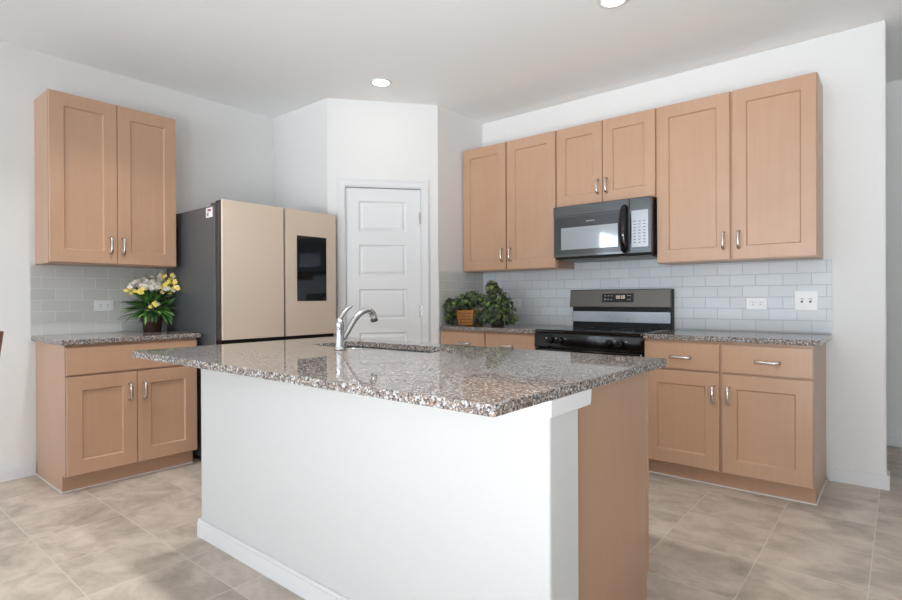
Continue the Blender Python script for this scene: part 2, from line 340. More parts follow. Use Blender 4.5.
# recessed lights
cans = [((1.349, -1.285), 'round recessed ceiling light in front of the pantry door'), ((3.170, -1.242), 'recessed ceiling light cut off by the top edge of the photo'),
        ((1.349, -3.0), 'added recessed ceiling light above the left end of the island, out of frame'), ((3.17, -3.0), 'added recessed ceiling light above the right end of the island, out of frame'), ((5.9, -5.6), None)]  # the out-of-frame lights are added to brighten floor and counters
for (x, y), lab in cans:
    t = thing('recessed_light', lab or 'added round recessed ceiling light over the room behind the camera, unseen', 'ceiling light', (x, y, CEIL), 'recessed ceiling lights')
    bm = lathe(B(), (x, y, CEIL), [(.062, -.001), (.066, -.006), (.082, -.005), (.085, -.001)], 36); part('trim_ring', bm, M['trim'], t, True)
    part('diffuser', lathe(B(), (x, y, CEIL), [(.0, -.004), (.06, -.004), (.0615, -.001)], 36), M['lamp'], t, label='glowing white diffuser')
    l = bpy.data.lights.new('can_light', 'AREA'); l.shape = 'DISK'; l.size = .12; l.energy = (CAN_W if x > 2 else .06*CAN_W) if y > -2 else CAN_OFF; l.color = (.96, .96, .96); l.spread = math.radians(120)
    o = bpy.data.objects.new('can_light', l); COL.objects.link(o); o.parent = t; o.location = (0, 0, -.012)

# ---------------------------------------------------------------- backsplashes
def splash(bm, m, lab):
    o = part('tile_backsplash', bm, m, None); return tag(o, lab, 'backsplash', 'grey subway tile backsplashes')
splash(box(B(), -3.158, -2.318, 0.0005, 0.009, .9145, 1.383, FA), M['tileA'], 'grey subway tile backsplash behind the yellow and white flowers')
splash(box(box(B(), 1.368, 4.0593, 0.0005, 0.009, .9145, 1.383, FB), 2.305, 3.0825, 0.0005, 0.009, 1.383, 1.47, FB), M['tileB_daylit'], 'long grey subway tile backsplash with daylight tint in its colour, behind the black range')
splash(box(B(), 1.3595, 1.368, -.6437, -0.0005, .9145, 1.383), M['tileA'], 'short side strip of tile backsplash left of the ivy, on the pantry wall')

# ---------------------------------------------------------------- cabinets
def shaker(u0, u1, z0, z1, d0, F, st=.078, th=.02):
    bm = B(); f = d0+th
    L = [rect(bm, u0, u1, z0, z1, d0, F), rect(bm, u0, u1, z0, z1, f-.002, F), rect(bm, u0+.002, u1-.002, z0+.002, z1-.002, f, F),
         rect(bm, u0+st, u1-st, z0+st+.004, z1-st-.004, f, F), rect(bm, u0+st+.007, u1-st-.007, z0+st+.011, z1-st-.011, f-.011, F)]
    for a, b in zip(L, L[1:]): ringq(bm, a, b)
    bm.faces.new(L[0]); bm.faces.new(L[-1]); return bm
def pull(u, z, d, F, horiz=False, ln=.118):
    """A bowed bar pull with two small feet; (u, z) is its centre."""
    bm = B(); h = ln/2; G = (lambda s, e: F(u+s, d+e, z)) if horiz else (lambda s, e: F(u, d+e, z+s))
    c = [G(-h+.008, 0), G(-h+.008, .014), G(-h+.012, .024), G(-h*.5, .031), G(0, .033), G(h*.5, .031), G(h-.012, .024), G(h-.008, .014), G(h-.008, 0)]
    pts = curve(c, 4); n = len(pts)
    rad = [.0105-.0022*math.sin(math.pi*i/(n-1))+(.0022*math.exp(-((min(i, n-1-i))/3.0)**2)) for i in range(n)]
    side = (G(0, 0)-F(u+.01, d, z) if not horiz else G(0, 0)-F(u, d, z+.01))
    tube(bm, pts, rad, 12, .62, side)
    for s in (-h+.008, h-.008): lathe(bm, G(s, 0), [(.011, 0), (.011, .002), (.008, .005)], 14, G(0, 1)-G(0, 0))
    return bm
def wall_cab(lab, F, u0, u1, z0, z1, dep, doors, handles, st=.078, zb=None):
    t = thing('wall_cabinet', lab, 'cabinet', F((u0+u1)/2, 0, z0), 'maple wall cabinets')
    bm = B(); th = .016
    box(bm, u0, u0+th, 0, dep, z0, z1, F); box(bm, u1-th, u1, 0, dep, z0, z1, F)
    box(bm, u0+th, u1-th, 0, dep-.002, z0+.0015, z0+.018, F); box(bm, u0+th, u1-th, 0, dep, z1-th, z1, F)
    box(bm, u0+th, u1-th, 0, .01, z0+.0185, z1-th, F)
    box(bm, u0+th, u1-th, dep-.018, dep, z0+.0185, z0+.04, F)
    box(bm, (u0+u1)/2-.02, (u0+u1)/2+.02, dep-.018, dep, z0+.04, z1-th, F)
    part('body', bm, M['wood'], t)
    for (a, b), hu in zip(doors, handles):
        d = part('door', shaker(a, b, z0+.006, z1-.004, dep+.001, F, st), M['wood'], t)
        part('handle', pull(hu, z0+.006+.123 if zb is None else zb, dep+.021, F), M['nickel'], d, True, 'satin nickel bow handle')
    return t
ZU, ZT, DU = 1.384, 2.468, 0.2946
wall_cab('maple wall cabinet with two tall doors above the flower pot', FA, -3.128, -2.357, ZU, ZT, DU, [(-3.126, -2.7455), (-2.7415, -2.359)], [-2.787, -2.711])
wall_cab('maple wall cabinet with two tall doors above the ivy, left of the microwave', FB, 1.365, 2.3035, ZU, ZT, DU, [(1.371, 1.827), (1.842, 2.2985)], [1.792, 1.876])
wall_cab('short maple wall cabinet with two doors over the black microwave', FB, 2.3045, 3.0825, 1.852, ZT, DU, [(2.310, 2.6865), (2.6915, 3.077)], [2.655, 2.723], .076, 1.977)
wall_cab('maple wall cabinet with two tall doors right of the microwave', FB, 3.0835, 4.0155, ZU, ZT, DU, [(3.0885, 3.5485), (3.5635, 4.0125)], [3.512, 3.600])
def base_cab(lab, F, u0, u1, dep, doors, drawers, hd, hw, toe_d=.548, ends=(False, False)):
    t = thing('base_cabinet', lab, 'cabinet', F((u0+u1)/2, 0, 0), 'maple base cabinets')
    part('body', box(B(), u0, u1, 0.004, dep, .1, .8825, F), M['wood'], t)
    part('toe_kick', box(B(), u0, u1, 0.004, toe_d, .0, .0995, F), M['wood'], t)
    bm = B(); e0 = .008 if ends[0] else 0; e1 = .008 if ends[1] else 0
    box(bm, u0-e0, u1+e1, toe_d, toe_d+.008, 0, .005, F)
    if ends[0]: box(bm, u0-.008, u0, .016, toe_d, 0, .005, F)
    if ends[1]: box(bm, u1, u1+.008, .016, toe_d, 0, .005, F)
    part('caulk_line', bm, M['trim'], t, label='thin white caulk line along the floor')
    for k, (a, b) in enumerate(drawers):
        w = part('drawer', box(B(), a, b, dep+.001, dep+.021, .704, .866, F, bev=.002), M['wood'], t)
        if hw[k] is not None: part('handle', pull(hw[k], .777, dep+.021, F, True, .134), M['nickel'], w, True, 'satin nickel bow handle')
    for (a, b), hu in zip(doors, hd):
        d = part('door', shaker(a, b, .108, .692, dep+.001, F), M['wood'], t)
        part('handle', pull(hu, .566, dep+.021, F), M['nickel'], d, True, 'satin nickel bow handle')
    return t
base_cab('maple base cabinet with one wide drawer front under the flower pot', FA, -3.1287, -2.3571, .6075, [(-3.125, -2.7445), (-2.7405, -2.361)], [(-3.125, -2.361)], [-2.786, -2.70], [None], ends=(True, False))
base_cab('maple base cabinet with two drawers under the ivy, left of the range', FB, 1.362, 2.3025, .6075, [(1.371, 1.829), (1.842, 2.297)], [(1.371, 1.831), (1.841, 2.297)], [1.79, 1.88], [1.63, 2.04])
base_cab('maple base cabinet with two drawers at the right end, beside the range', FB, 3.108, 4.0275, .6075, [(3.113, 3.558), (3.573, 4.024)], [(3.113, 3.558), (3.573, 4.024)], [3.524, 3.607], [3.337, 3.809], ends=(False, True))
def counter(lab, F, u0, u1, d1):
    o = part('countertop', box(B(), u0, u1, 0.010, d1, .884, .914, F, bev=.004), M['granite'], None); tag(o, lab, 'countertop', 'speckled granite countertops')
counter('speckled granite countertop under the flower pot, beside the fridge', FA, -3.1564, -2.3361, .6393)
counter('speckled granite countertop under the ivy, left of the range', FB, 1.3700, 2.3045, .6393)
counter('speckled granite countertop at the right end of the right wall', FB, 3.1075, 4.0586, .6393)

# ---------------------------------------------------------------- island
IX0, IX1, IY0, IY1 = 1.666, 3.7035, -3.1511, -1.9972
SX0, SX1, SY0, SY1 = 2.045, 2.825, -2.455, -2.148
def rrect(x0, x1, y0, y1, r, n=6):
    out = []
    for cx, cy, a0 in ((x1-r, y1-r, 0), (x0+r, y1-r, 90), (x0+r, y0+r, 180), (x1-r, y0+r, 270)):
        for k in range(n+1): a = math.radians(a0+90*k/n); out.append((cx+r*math.cos(a), cy+r*math.sin(a)))
    return out
bm = B(); edges = []
for loop in (rrect(IX0, IX1, IY0, IY1, .012, 4), rrect(SX0, SX1, SY0, SY1, .07)):
    vs = [bm.verts.new((x, y, .914)) for x, y in loop]
    edges += [bm.edges.new((vs[k], vs[(k+1) % len(vs)])) for k in range(len(vs))]
bmesh.ops.triangle_fill(bm, edges=edges, use_beauty=True, use_dissolve=False)
g = bmesh.ops.extrude_face_region(bm, geom=list(bm.faces))
bmesh.ops.translate(bm, verts=[v for v in g['geom'] if isinstance(v, bmesh.types.BMVert)], vec=(0, 0, -.0275))
o = part('island_countertop', bm, M['granite'], None, bevel=.0035)
tag(o, 'large speckled granite island countertop with the sink and faucet', 'countertop', 'speckled granite countertops')
WX0, WX1, WY0, WY1 = 1.7753, 3.690, -2.883, -2.715
t = thing('island_half_wall', 'white painted half wall on the near side of the island', 'half wall', ((WX0+WX1)/2, (WY0+WY1)/2, 0))
part('wall_body', box(B(), WX0, WX1, WY0, WY1, 0, .8855), M['pony'], t, bevel=.008)
bm = B()
box(bm, WX0-.014, WX1+.014, WY0-.014, WY0, 0, .07, bev=.002); box(bm, WX0-.014, WX1+.014, WY0-.010, WY0, .07, .085, bev=.002)
for x0, x1 in ((WX0-.014, WX0), (WX1, WX1+.014)): box(bm, x0, x1, WY0, WY1, 0, .085, bev=.002)
part('baseboard', bm, M['trim'], t, label='white baseboard along the half wall')
bm = B(); A0 = .838
prof = [(0, A0), (.006, A0), (.012, A0+.004), (.014, .8860), (0, .8860)]
path = [(WX0, WY1+.045), (WX0, WY0), (WX1, WY0), (WX1, WY1+.043)]; dirs = [(-1, 0), (-1, -1), (1, -1), (1, 0)]
rings = [[bm.verts.new((px+dx*o_, py+dy*o_+(o_*.6 if i in (0, 3) else 0), z)) for o_, z in prof] for i, ((px, py), (dx, dy)) in enumerate(zip(path, dirs))]
for a, b in zip(rings, rings[1:]):
    for k in range(len(prof)): bm.faces.new((a[k], a[(k+1) % 5], b[(k+1) % 5], b[k]))
bm.faces.new(rings[0]); bm.faces.new(rings[-1])
part('cap_trim', bm, M['trim'], t, label='white cap trim under the granite')
t = thing('island_cabinet', 'maple island cabinet with a plain end panel behind the half wall', 'cabinet', ((WX0+WX1)/2, -2.45, 0), 'maple base cabinets')
CY1 = -2.0670
part('end_panel', prism(B(), [(3.626, WY1+.001), (3.645, WY1+.001), (3.645, CY1), (3.626, CY1)], 0, .8855), M['wood'], t, label='plain maple end panel')
bm = B(); box(bm, WX0+.01, WX0+.03, WY1+.001, CY1, 0, .8855); box(bm, WX0+.03, 3.625, WY1+.001, WY1+.012, 0, .8855); box(bm, WX0+.03, 3.625, WY1+.013, CY1-.06, .1, .115)
box(bm, WX0+.03, 3.625, CY1-.075, CY1-.06, 0, .0995)
box(bm, WX0+.03, 3.625, CY1-.002, CY1, .84, .8855)
part('body', bm, M['wood'], t)
FI = lambda u, d, z: Vector((u, CY1+d, z))
part('face_edge', box(B(), 3.61, 3.6465, CY1+.0005, CY1+.0205, .1, .872), M['wood'], t)
us = [1.79, 2.24, 2.69, 3.15, 3.606]
for k, (a, b) in enumerate(zip(us, us[1:])):
    d = part('door', shaker(a+.003, b-.003, .108, .692, .001, FI), M['wood'], t)
    part('handle', pull(b-.04 if k % 2 == 0 else a+.04, .566, .021, FI), M['nickel'], d, True)
    part('drawer', box(B(), a+.003, b-.003, .001, .021, .704, .866, FI, bev=.002), M['wood'], t)
# sink bowl
t = thing('kitchen_sink', 'stainless undermount sink set in the island countertop', 'sink', ((SX0+SX1)/2, (SY0+SY1)/2, .68))
bm = B(); loops = []
for e, z, r in ((.02, .8855, .08), (.02, .884, .08), (.004, .884, .07), (.0, .87, .068), (-.012, .72, .06), (-.03, .695, .05), (-.06, .69, .04)):
    loops.append([bm.verts.new((x, y, z)) for x, y in rrect(SX0-e, SX1+e, SY0-e, SY1+e, r)])
for a, b in zip(loops, loops[1:]):
    for k in range(len(a)): bm.faces.new((a[k], a[(k+1) % len(a)], b[(k+1) % len(a)], b[k]))
bm.faces.new(loops[-1]); part('bowl', bm, M['steel'], t, True)
part('drain', lathe(B(), ((SX0+SX1)/2, -2.30, .6905), [(.0, .002), (.03, .002), (.045, .004), (.048, 0)], 24), M['chrome'], t, True)
# faucet
fx, fy = 2.410, -2.540
t = thing('faucet', 'chrome single lever kitchen faucet behind the island sink', 'faucet', (fx, fy, .914))
part('body', lathe(B(), (fx, fy, .9142), [(.027, 0), (.027, .006), (.023, .011), (.0205, .02), (.0195, .07), (.020, .105), (.0215, .115), (.020, .125), (.015, .137), (.007, .146), (.001, .148)], 28), M['chrome'], t, True)
sd = Vector((.18, .984, 0)).normalized()
def fp(s, z): return Vector((fx, fy, z))+sd*s
pts = curve([fp(.018, .965), fp(.042, 1.0), fp(.078, 1.052), fp(.115, 1.085), fp(.15, 1.094), fp(.175, 1.078), fp(.183, 1.052)], 8); n = len(pts)
rad = [.0125+.0028*math.sin(math.pi*.5*i/(n-1)) for i in range(n)]
part('spout', tube(B(), pts, rad, 16), M['chrome'], t, True)
part('spray_tip', lathe(B(), fp(.183, 1.053), [(.017, 0), (.018, .006), (.0165, .014), (.012, .015)], 18, Vector((sd.x*.25, sd.y*.25, -1))), M['gasket'], t, True, 'dark grey aerator at the spout end')
hp = curve([fp(.0, 1.05), fp(.012, 1.072), fp(.035, 1.097), fp(.066, 1.118)], 6)
part('lever', tube(B(), hp, [.012-.006*i/(len(hp)-1) for i in range(len(hp))], 12, .7), M['chrome'], t, True)

# ---------------------------------------------------------------- refrigerator
FY0, FYS, FY1, FXB, FX = -2.311, -1.836, -1.367, .793, .900
t = thing('refrigerator', 'beige glass four-door refrigerator with grey sides beside the pantry', 'refrigerator', ((.03+FX)/2, (FY0+FY1)/2, 0))
part('body', box(B(), .03, FXB, FY0, FY1, .03, 1.792, bev=.004), M['fridge_side'], t, label='grey metal cabinet sides')
for y in (FY0+.06, FY1-.06):
    for x in (.1, .7): part('foot', lathe(B(), (x, y, 0), [(.02, 0), (.02, .031)], 12), M['blackm'], t)
def fdoor(y0, y1, z0, z1):
    bm = B(); box(bm, FXB+.010, FX-.022, y0+.001, y1-.001, z0, z1, bev=.002)
    d = part('door', bm, M['gasket'], t)
    part('glass_panel', box(B(), FX-.0218, FX, y0, y1, z0, z1, bev=.0015), M['fridge_door'], d, label='glossy beige glass panel')
    part('edge_strip', box(B(), FX-.058, FX-.05, y0-.0015, y0+.0005, z0+.01, z1-.01), M['fridge_side'], d)
    return d
fdoor(FY0, FYS-.0085, .874, 1.820); d2 = fdoor(FYS+.0085, FY1, .874, 1.820)
fdoor(FY0, FYS-.0085, .06, .838); fdoor(FYS+.0085, FY1, .06, .838)
part('seam', box(B(), FXB+.001, FX-.03, FY0+.004, FY1-.004, .841, .872), M['blackm'], t, label='black gap between upper and lower doors')
part('gasket', box(B(), FXB+.0005, FXB+.0095, FY0+.012, FY1-.012, .07, 1.80), M['gasket'], t)
part('screen', box(B(), FX, FX+.0015, -1.732, -1.462, 1.133, 1.628), M['screen'], d2, label='black glass touch screen on the right door')
for y in (FY0+.05, FY1-.09): part('hinge_cover', box(B(), FXB-.10, FXB+.03, y-.03, y+.05, 1.7925, 1.818, bev=.004), M['slate'], t)
bm = box(B(), .672, .765, FY0-.0008, FY0-.0002, 1.715, 1.782)
st = part('sticker', bm, M['paper'], t, label='small white energy sticker')
part('ink', box(B(), .695, .745, FY0-.0013, FY0-.0009, 1.758, 1.772), M['red'], st)
part('ink', box(B(), .685, .71, FY0-.0013, FY0-.0009, 1.725, 1.75), M['marks'], st)

# ---------------------------------------------------------------- microwave
X0, X1, XS, D, Z0, Z1 = 2.3265, 3.0765, 2.926, .40, 1.445, 1.8445
t = thing('microwave_oven', 'black microwave oven mounted under the short wall cabinet', 'microwave', FB((X0+X1)/2, 0, Z0))
part('body', box(B(), X0, X1, .0095, D-.035, Z0, Z1, FB, bev=.003), M['blackm'], t)
d = part('door', box(B(), X0, XS-.001, D-.0345, D-.002, Z0+.012, Z1, FB, bev=.004), M['mirror'], t)
part('vent_band', box(B(), X0+.002, XS-.003, D-.0019, D+.0035, 1.767, Z1-.003, FB, bev=.002), M['mirror'], d)
bm = B(); box(bm, X0+.012, 2.868, D-.0019, D+.001, 1.475, 1.758, FB)
fr = part('door_frame', bm, M['smoke'], d)
part('door_window', box(B(), 2.394, 2.842, D+.0011, D+.002, 1.512, 1.678, FB), M['window'], d, label='smoked reflective door window')
bm = B()
for k in range(9): box(bm, 2.60+k*.0075, 2.605+k*.0075, D+.0011, D+.0016, 1.712, 1.722, FB)
part('brand_mark', bm, M['marks'], d)
c = part('control_panel', box(B(), XS+.001, X1, D-.0345, D, Z0+.012, Z1, FB, bev=.004), M['mirror'], t, label='glossy dark control panel')
bm = B(); box(bm, 2.942, 3.058, D+.0002, D+.0012, 1.50, 1.755, FB)
kp = part('keypad', bm, M['window'], c)
bm = B()
for r in range(8):
    for k in range(3): box(bm, 2.955+k*.034, 2.972+k*.034, D+.0013, D+.0017, 1.53+r*.021, 1.534+r*.021, FB)
part('key_print', bm, M['slot'], kp)
hx = 2.895
pts = curve([FB(hx, D+.004, 1.468), FB(hx, D+.03, 1.49), FB(hx, D+.046, 1.56), FB(hx, D+.050, 1.63), FB(hx, D+.046, 1.70), FB(hx, D+.03, 1.775), FB(hx, D+.004, 1.796)], 6); n = len(pts)
part('handle', tube(B(), pts, [.014+.013*math.sin(math.pi*i/(n-1)) for i in range(n)], 16, .6, (1, 0, 0)), M['black'], d, True, 'bowed black door handle')
part('bottom_vent', box(B(), X0+.03, X1-.01, .05, D-.05, Z0-.012, Z0-.0005, FB, bev=.003), M['slate'], t)

# ---------------------------------------------------------------- range
X0, X1 = 2.3085, 3.1035; D = .645
t = thing('range_stove', 'black freestanding range between the two right wall countertops', 'range', FB((X0+X1)/2, 0, 0))
part('body', box(B(), X0, X1, .02, D-.045, .04, .895, FB, bev=.003), M['blackm'], t)
for u in (X0+.05, X1-.05):
    for dd in (.08, .55): part('foot', lathe(B(), FB(u, dd, 0), [(.018, 0), (.018, .041)], 12), M['blackm'], t)
ct = part('cooktop', box(B(), X0-.001, X1+.001, .09, D+.004, .8955, .919, FB, bev=.007), M['black'], t, label='glossy black glass cooktop')
for u, dd, r in ((2.50, .25, .075), (2.50, .48, .1), (2.91, .25, .1), (2.91, .48, .075)):
    bm = B(); lathe(bm, FB(u, dd, .9191), [(r-.003, 0), (r-.003, .0005), (r, .0005), (r, 0)], 40, cap=False); part('burner_ring', bm, M['slot'], ct)
bm = B(); vs = []
for u in (X0, X1):
    vs.append([bm.verts.new(FB(u, dd, z)) for dd, z in ((D-.044, .79), (D+.002, .79), (D+.010, .80), (D+.004, .885), (D-.002, .895), (D-.044, .895))])
for k in range(6): bm.faces.new((vs[0][k], vs[0][(k+1) % 6], vs[1][(k+1) % 6], vs[1][k]))
bm.faces.new(vs[0]); bm.faces.new(vs[1])
cp = part('control_panel', bm, M['black'], t)
for u in (2.44, 2.52, 2.883, 2.961):
    k = part('knob', lathe(B(), FB(u, D+.0065, .843), [(.024, 0), (.023, .012), (.019, .022), (.012, .026), (0, .026)], 24, Vector((0, -1, .07))), M['black'], t, True)
    part('grip', box(B(), u-.004, u+.004, D+.028, D+.037, .825, .861, FB, bev=.002), M['blackm'], k)
for u in (2.405, 2.485, 2.555, 2.845, 2.925, 3.0): part('knob_print', box(B(), u-.006, u+.006, D+.006, D+.0085, .853, .862, FB), M['marks'], cp)
od = part('oven_door', box(B(), X0+.003, X1-.003, D-.044, D+.002, .215, .782, FB, bev=.006), M['black'], t)
part('door_window', box(B(), X0+.13, X1-.13, D+.0022, D+.0035, .33, .64, FB), M['mirror'], od)
bm = B(); tube(bm, [FB(X0+.07, D+.045, .735), FB(X1-.07, D+.045, .735)], .012, 14)
for u in (X0+.09, X1-.09): tube(bm, [FB(u, D, .735), FB(u, D+.045, .735)], .009, 10)
part('oven_handle', bm, M['blackm'], od, True)
part('storage_drawer', box(B(), X0+.003, X1-.003, D-.044, D, .05, .208, FB, bev=.005), M['black'], t)
bg = part('backguard', box(B(), X0+.004, X1+.006, .012, .055, .9, 1.211, FB, bev=.003), M['blackm'], t)
part('backguard_lower', box(B(), X0+.012, X1-.004, .0555, .075, .955, 1.040, FB, bev=.003), M['lower'], bg, label='glossy dark lower back panel')
bm = B(); vs = []
for u in (X0-.001, X1+.001): vs.append([bm.verts.new(FB(u, dd, z)) for dd, z in ((.0555, 1.073), (.098, 1.073), (.1, 1.079), (.083, 1.208), (.078, 1.2125), (.0555, 1.2125))])
for k in range(6): bm.faces.new((vs[0][k], vs[0][(k+1) % 6], vs[1][(k+1) % 6], vs[1][k]))
bm.faces.new(vs[0]); bm.faces.new(vs[1]); pn = part('display_panel', bm, M['slate'], bg, label='slate grey metal panel with the clock display')
FT = lambda u, s, z: FB(u, .1-.017*(z-1.079)/.129+s, z)
ds = part('display', box(B(), 2.585, 2.835, .0003, .0015, 1.112, 1.180, FT), M['black'], pn)
for u in (2.61, 2.636, 2.662):
    for z in (1.163, 1.134): part('key_print', box(B(), u-.006, u+.006, .0016, .002, z-.004, z+.004, FT), M['marks'], ds)
for z in (1.163, 1.134): part('key_print', box(B(), 2.785, 2.815, .0016, .002, z-.003, z+.003, FT), M['marks'], ds)
bm = B()
for k, u in enumerate((2.705, 2.722, 2.743, 2.760)):
    for q in ((u-.005, u-.0035, 1.141, 1.163), (u+.0035, u+.005, 1.141, 1.163), (u-.0035, u+.0035, 1.161, 1.163), (u-.0035, u+.0035, 1.141, 1.143)): box(bm, q[0], q[1], .0016, .002, q[2], q[3], FT)
part('clock_digits', bm, M['clock'], ds, label='small glowing clock digits')

# ---------------------------------------------------------------- outlets and switches
def outlet(lab, F, u0, u1, z0, z1, kind):
    d0 = .0092; t = thing('switch_plate' if kind == 'switch' else 'outlet_plate', lab, 'light switch' if kind == 'switch' else 'outlet', F((u0+u1)/2, d0, (z0+z1)/2))
    part('plate', box(B(), u0, u1, d0, d0+.006, z0, z1, F, bev=.002), M['plastic'], t)
    uc, zc = (u0+u1)/2, (z0+z1)/2
    for s in (-.023, .023):
        if kind == 'switch':
            k = part('rocker', box(B(), uc+s-.006, uc+s+.006, d0+.006, d0+.0085, zc-.013, zc+.013, F, bev=.001), M['slot'], t)
            part('toggle', box(B(), uc+s-.0045, uc+s+.0045, d0+.0086, d0+.019, zc-.002, zc+.010, F, bev=.001), M['plastic'], k)
        else:
            k = part('socket', box(B(), uc+s-.018, uc+s+.018, d0+.006, d0+.008, zc-.016, zc+.016, F, bev=.003), M['plastic'], t)
            bm = B()
            for dz in (-.007, .007): box(bm, uc+s-.005, uc+s+.005, d0+.008, d0+.0083, zc+dz-.0013, zc+dz+.0013, F)
            part('slot', bm, M['slot'], k)
outlet('white outlet plate on the left backsplash beside the flowers', FA, -2.794, -2.670, 1.068, 1.145, 'outlet')
outlet('white outlet plate half behind the ivy on the right backsplash', FB, 1.668, 1.786, 1.066, 1.143, 'outlet')
outlet('white horizontal outlet plate right of the range, beside the switch plate', FB, 3.584, 3.706, 1.066, 1.143, 'outlet')
outlet('white double switch plate at the right end of the backsplash', FB, 3.861, 3.988, 1.062, 1.187, 'switch')

# ---------------------------------------------------------------- plants
def leaf_quad(bm, p, n, tdir, L, w, mi, fold=.25, curl=.25):
    """A pointed blade of five cross sections."""
    tdir = tdir.normalized(); s = tdir.cross(n).normalized(); n = s.cross(tdir); prev = None
    for k in range(6):
        f = k/5; ww = w*math.sin(math.pi*min(f*.93+.07, 1))**.8*(1 if f < 1 else 0); c = p+tdir*L*f-n*(curl*L*f*f)
        cur = [bm.verts.new(c+s*ww+n*ww*fold), bm.verts.new(c), bm.verts.new(c-s*ww+n*ww*fold)]
        if prev:
            for a in (0, 1): bm.faces.new((prev[a], prev[a+1], cur[a+1], cur[a])).material_index = mi
        prev = cur
IVY = [(0, 0), (.28, -.14), (.52, .02), (.34, .22), (.5, .5), (.2, .52), (0, 1.0), (-.2, .52), (-.5, .5), (-.34, .22), (-.52, .02), (-.28, -.14)]
def ivy_leaf(bm, p, n, tdir, size, mi):
    n = n.normalized(); tdir = (tdir-n*tdir.dot(n)).normalized(); s = tdir.cross(n)
    c = bm.verts.new(p+tdir*size*.25); vs = [bm.verts.new(p+s*a*size+tdir*b*size+n*(-.35*abs(a)-.12*b*b)*size) for a, b in IVY]
    for k in range(12): bm.faces.new((c, vs[k], vs[(k+1) % 12])).material_index = mi
def rv(): return Vector((random.gauss(0, 1), random.gauss(0, 1), random.gauss(0, 1))).normalized()
def ivy(parent, blobs, count, guard):
    bm = B(); k = 0; tries = 0
    while k < count and tries < count*30:
        tries += 1
        c, r = random.choice(blobs); dvec = rv()
        p = Vector(c)+Vector((dvec.x*r[0], dvec.y*r[1], dvec.z*r[2]))*(random.uniform(.5, 1.0))
        if not guard(p): continue
        n = (dvec+Vector((.25, -.35, .35))+rv()*.85).normalized(); td = Vector((dvec.x*.6, dvec.y*.6, -.8))+rv()*.5
        u = random.random(); ivy_leaf(bm, p, n, td, random.uniform(.022, .04), 0 if u < .42 else (1 if u < .84 else 2)); k += 1
    for v in bm.verts: v.co.x = max(v.co.x, 1.374); v.co.z = max(v.co.z, .920)
    part('foliage', bm, None, parent, mats=[M['ivya'], M['ivyb'], M['ivyc']])
# left: ivy in a slatted wooden planter
px, py = 1.545, -.43
t = thing('potted_ivy', 'low ivy plant in a honey wood slatted planter by the pantry wall', 'plant', (px, py, .914), 'ivy plants')
pl = BASE[t]
bm = B()
def taper(z): return .066+.022*(z-.914)/.135
for k in range(5):
    z0 = (.9165+.004)+k*.0262; z1 = z0+.021; vs = []
    for z in (z0, z1):
        h = taper(z); vs.append([[bm.verts.new((px+sx*a, py+sy*a, z)) for sx, sy in ((-1, -1), (1, -1), (1, 1), (-1, 1))] for a in (h, h-.008)])
    for q in range(4):
        e = (q+1) % 4
        bm.faces.new((vs[0][0][q], vs[0][0][e], vs[1][0][e], vs[1][0][q])); bm.faces.new((vs[0][1][q], vs[1][1][q], vs[1][1][e], vs[0][1][e]))
        bm.faces.new((vs[1][0][q], vs[1][0][e], vs[1][1][e], vs[1][1][q])); bm.faces.new((vs[0][0][q], vs[0][1][q], vs[0][1][e], vs[0][0][e]))
for sx, sy in ((-1, -1), (1, -1), (1, 1), (-1, 1)):
    tube(bm, [(px+sx*(taper(z)-.001), py+sy*(taper(z)-.001), z) for z in (.9195, 1.0, 1.052)], .011, 4)
part('planter', bm, M['honey'], t, label='honey brown slatted wooden planter')
part('soil', box(B(), px-.056, px+.056, py-.056, py+.056, .919, 1.02), M['soil'], t)
bm = B()
for k in range(16):
    a = random.uniform(0, 6.28); r = random.uniform(.08, .13)
    tube(bm, curve([(px+.02*math.cos(a), py+.02*math.sin(a), 1.02), (px+r*.6*math.cos(a), py+r*.6*math.sin(a), 1.12), (max(px+r*math.cos(a), 1.39), py+r*math.sin(a), 1.07)], 5), .0022, 5)
part('stems', bm, M['leafd'], t)
okc = lambda p: p.x > 1.395 and p.y < -.05 and p.z > .935
def g1(p): return okc(p) and not (abs(p.x-px) < .105 and p.y < py-.02 and p.z < 1.055) and not (abs(p.x-px) < .11 and abs(p.y-py) < .11 and p.z < 1.05)
ivy(t, [((1.53, -.42, 1.13), (.13, .14, .08)), ((1.45, -.50, 1.07), (.06, .12, .10)), ((1.43, -.55, 1.0), (.035, .06, .08)), ((1.56, -.40, 1.15), (.11, .12, .07)), ((1.435, -.575, 1.09), (.045, .055, .07)), ((1.43, -.58, 1.03), (.035, .04, .08))], 680, g1)
# right: taller trailing ivy in a small dark pot
qx, qy = 1.80, -.40
t = thing('potted_ivy', 'taller bushy ivy plant trailing onto the counter, right of the planter', 'plant', (qx, qy, .914), 'ivy plants')
part('pot', lathe(B(), (qx, qy, .9145), [(.05, 0), (.052, .002), (.068, .11), (.071, .11), (.071, .12), (.062, .12), (.06, .1), (0, .1)], 24), M['bronze'], t, True, 'dark pot hidden under the leaves')
bm = B()
for k in range(18):
    a = random.uniform(0, 6.28); r = random.uniform(.08, .16); h = random.uniform(1.05, 1.2)
    tube(bm, curve([(qx+.02*math.cos(a), qy+.02*math.sin(a), 1.01), (qx+r*.6*math.cos(a), qy+r*.6*math.sin(a), h), (qx+r*math.cos(a), qy+r*math.sin(a), h-.12)], 5), .0022, 5)
part('stems', bm, M['leafd'], t)
def g2(p): return p.x > 1.645 and p.y < -.05 and p.z > .935 and not ((p.x-qx)**2+(p.y-qy)**2 < .078**2 and p.z < 1.04)
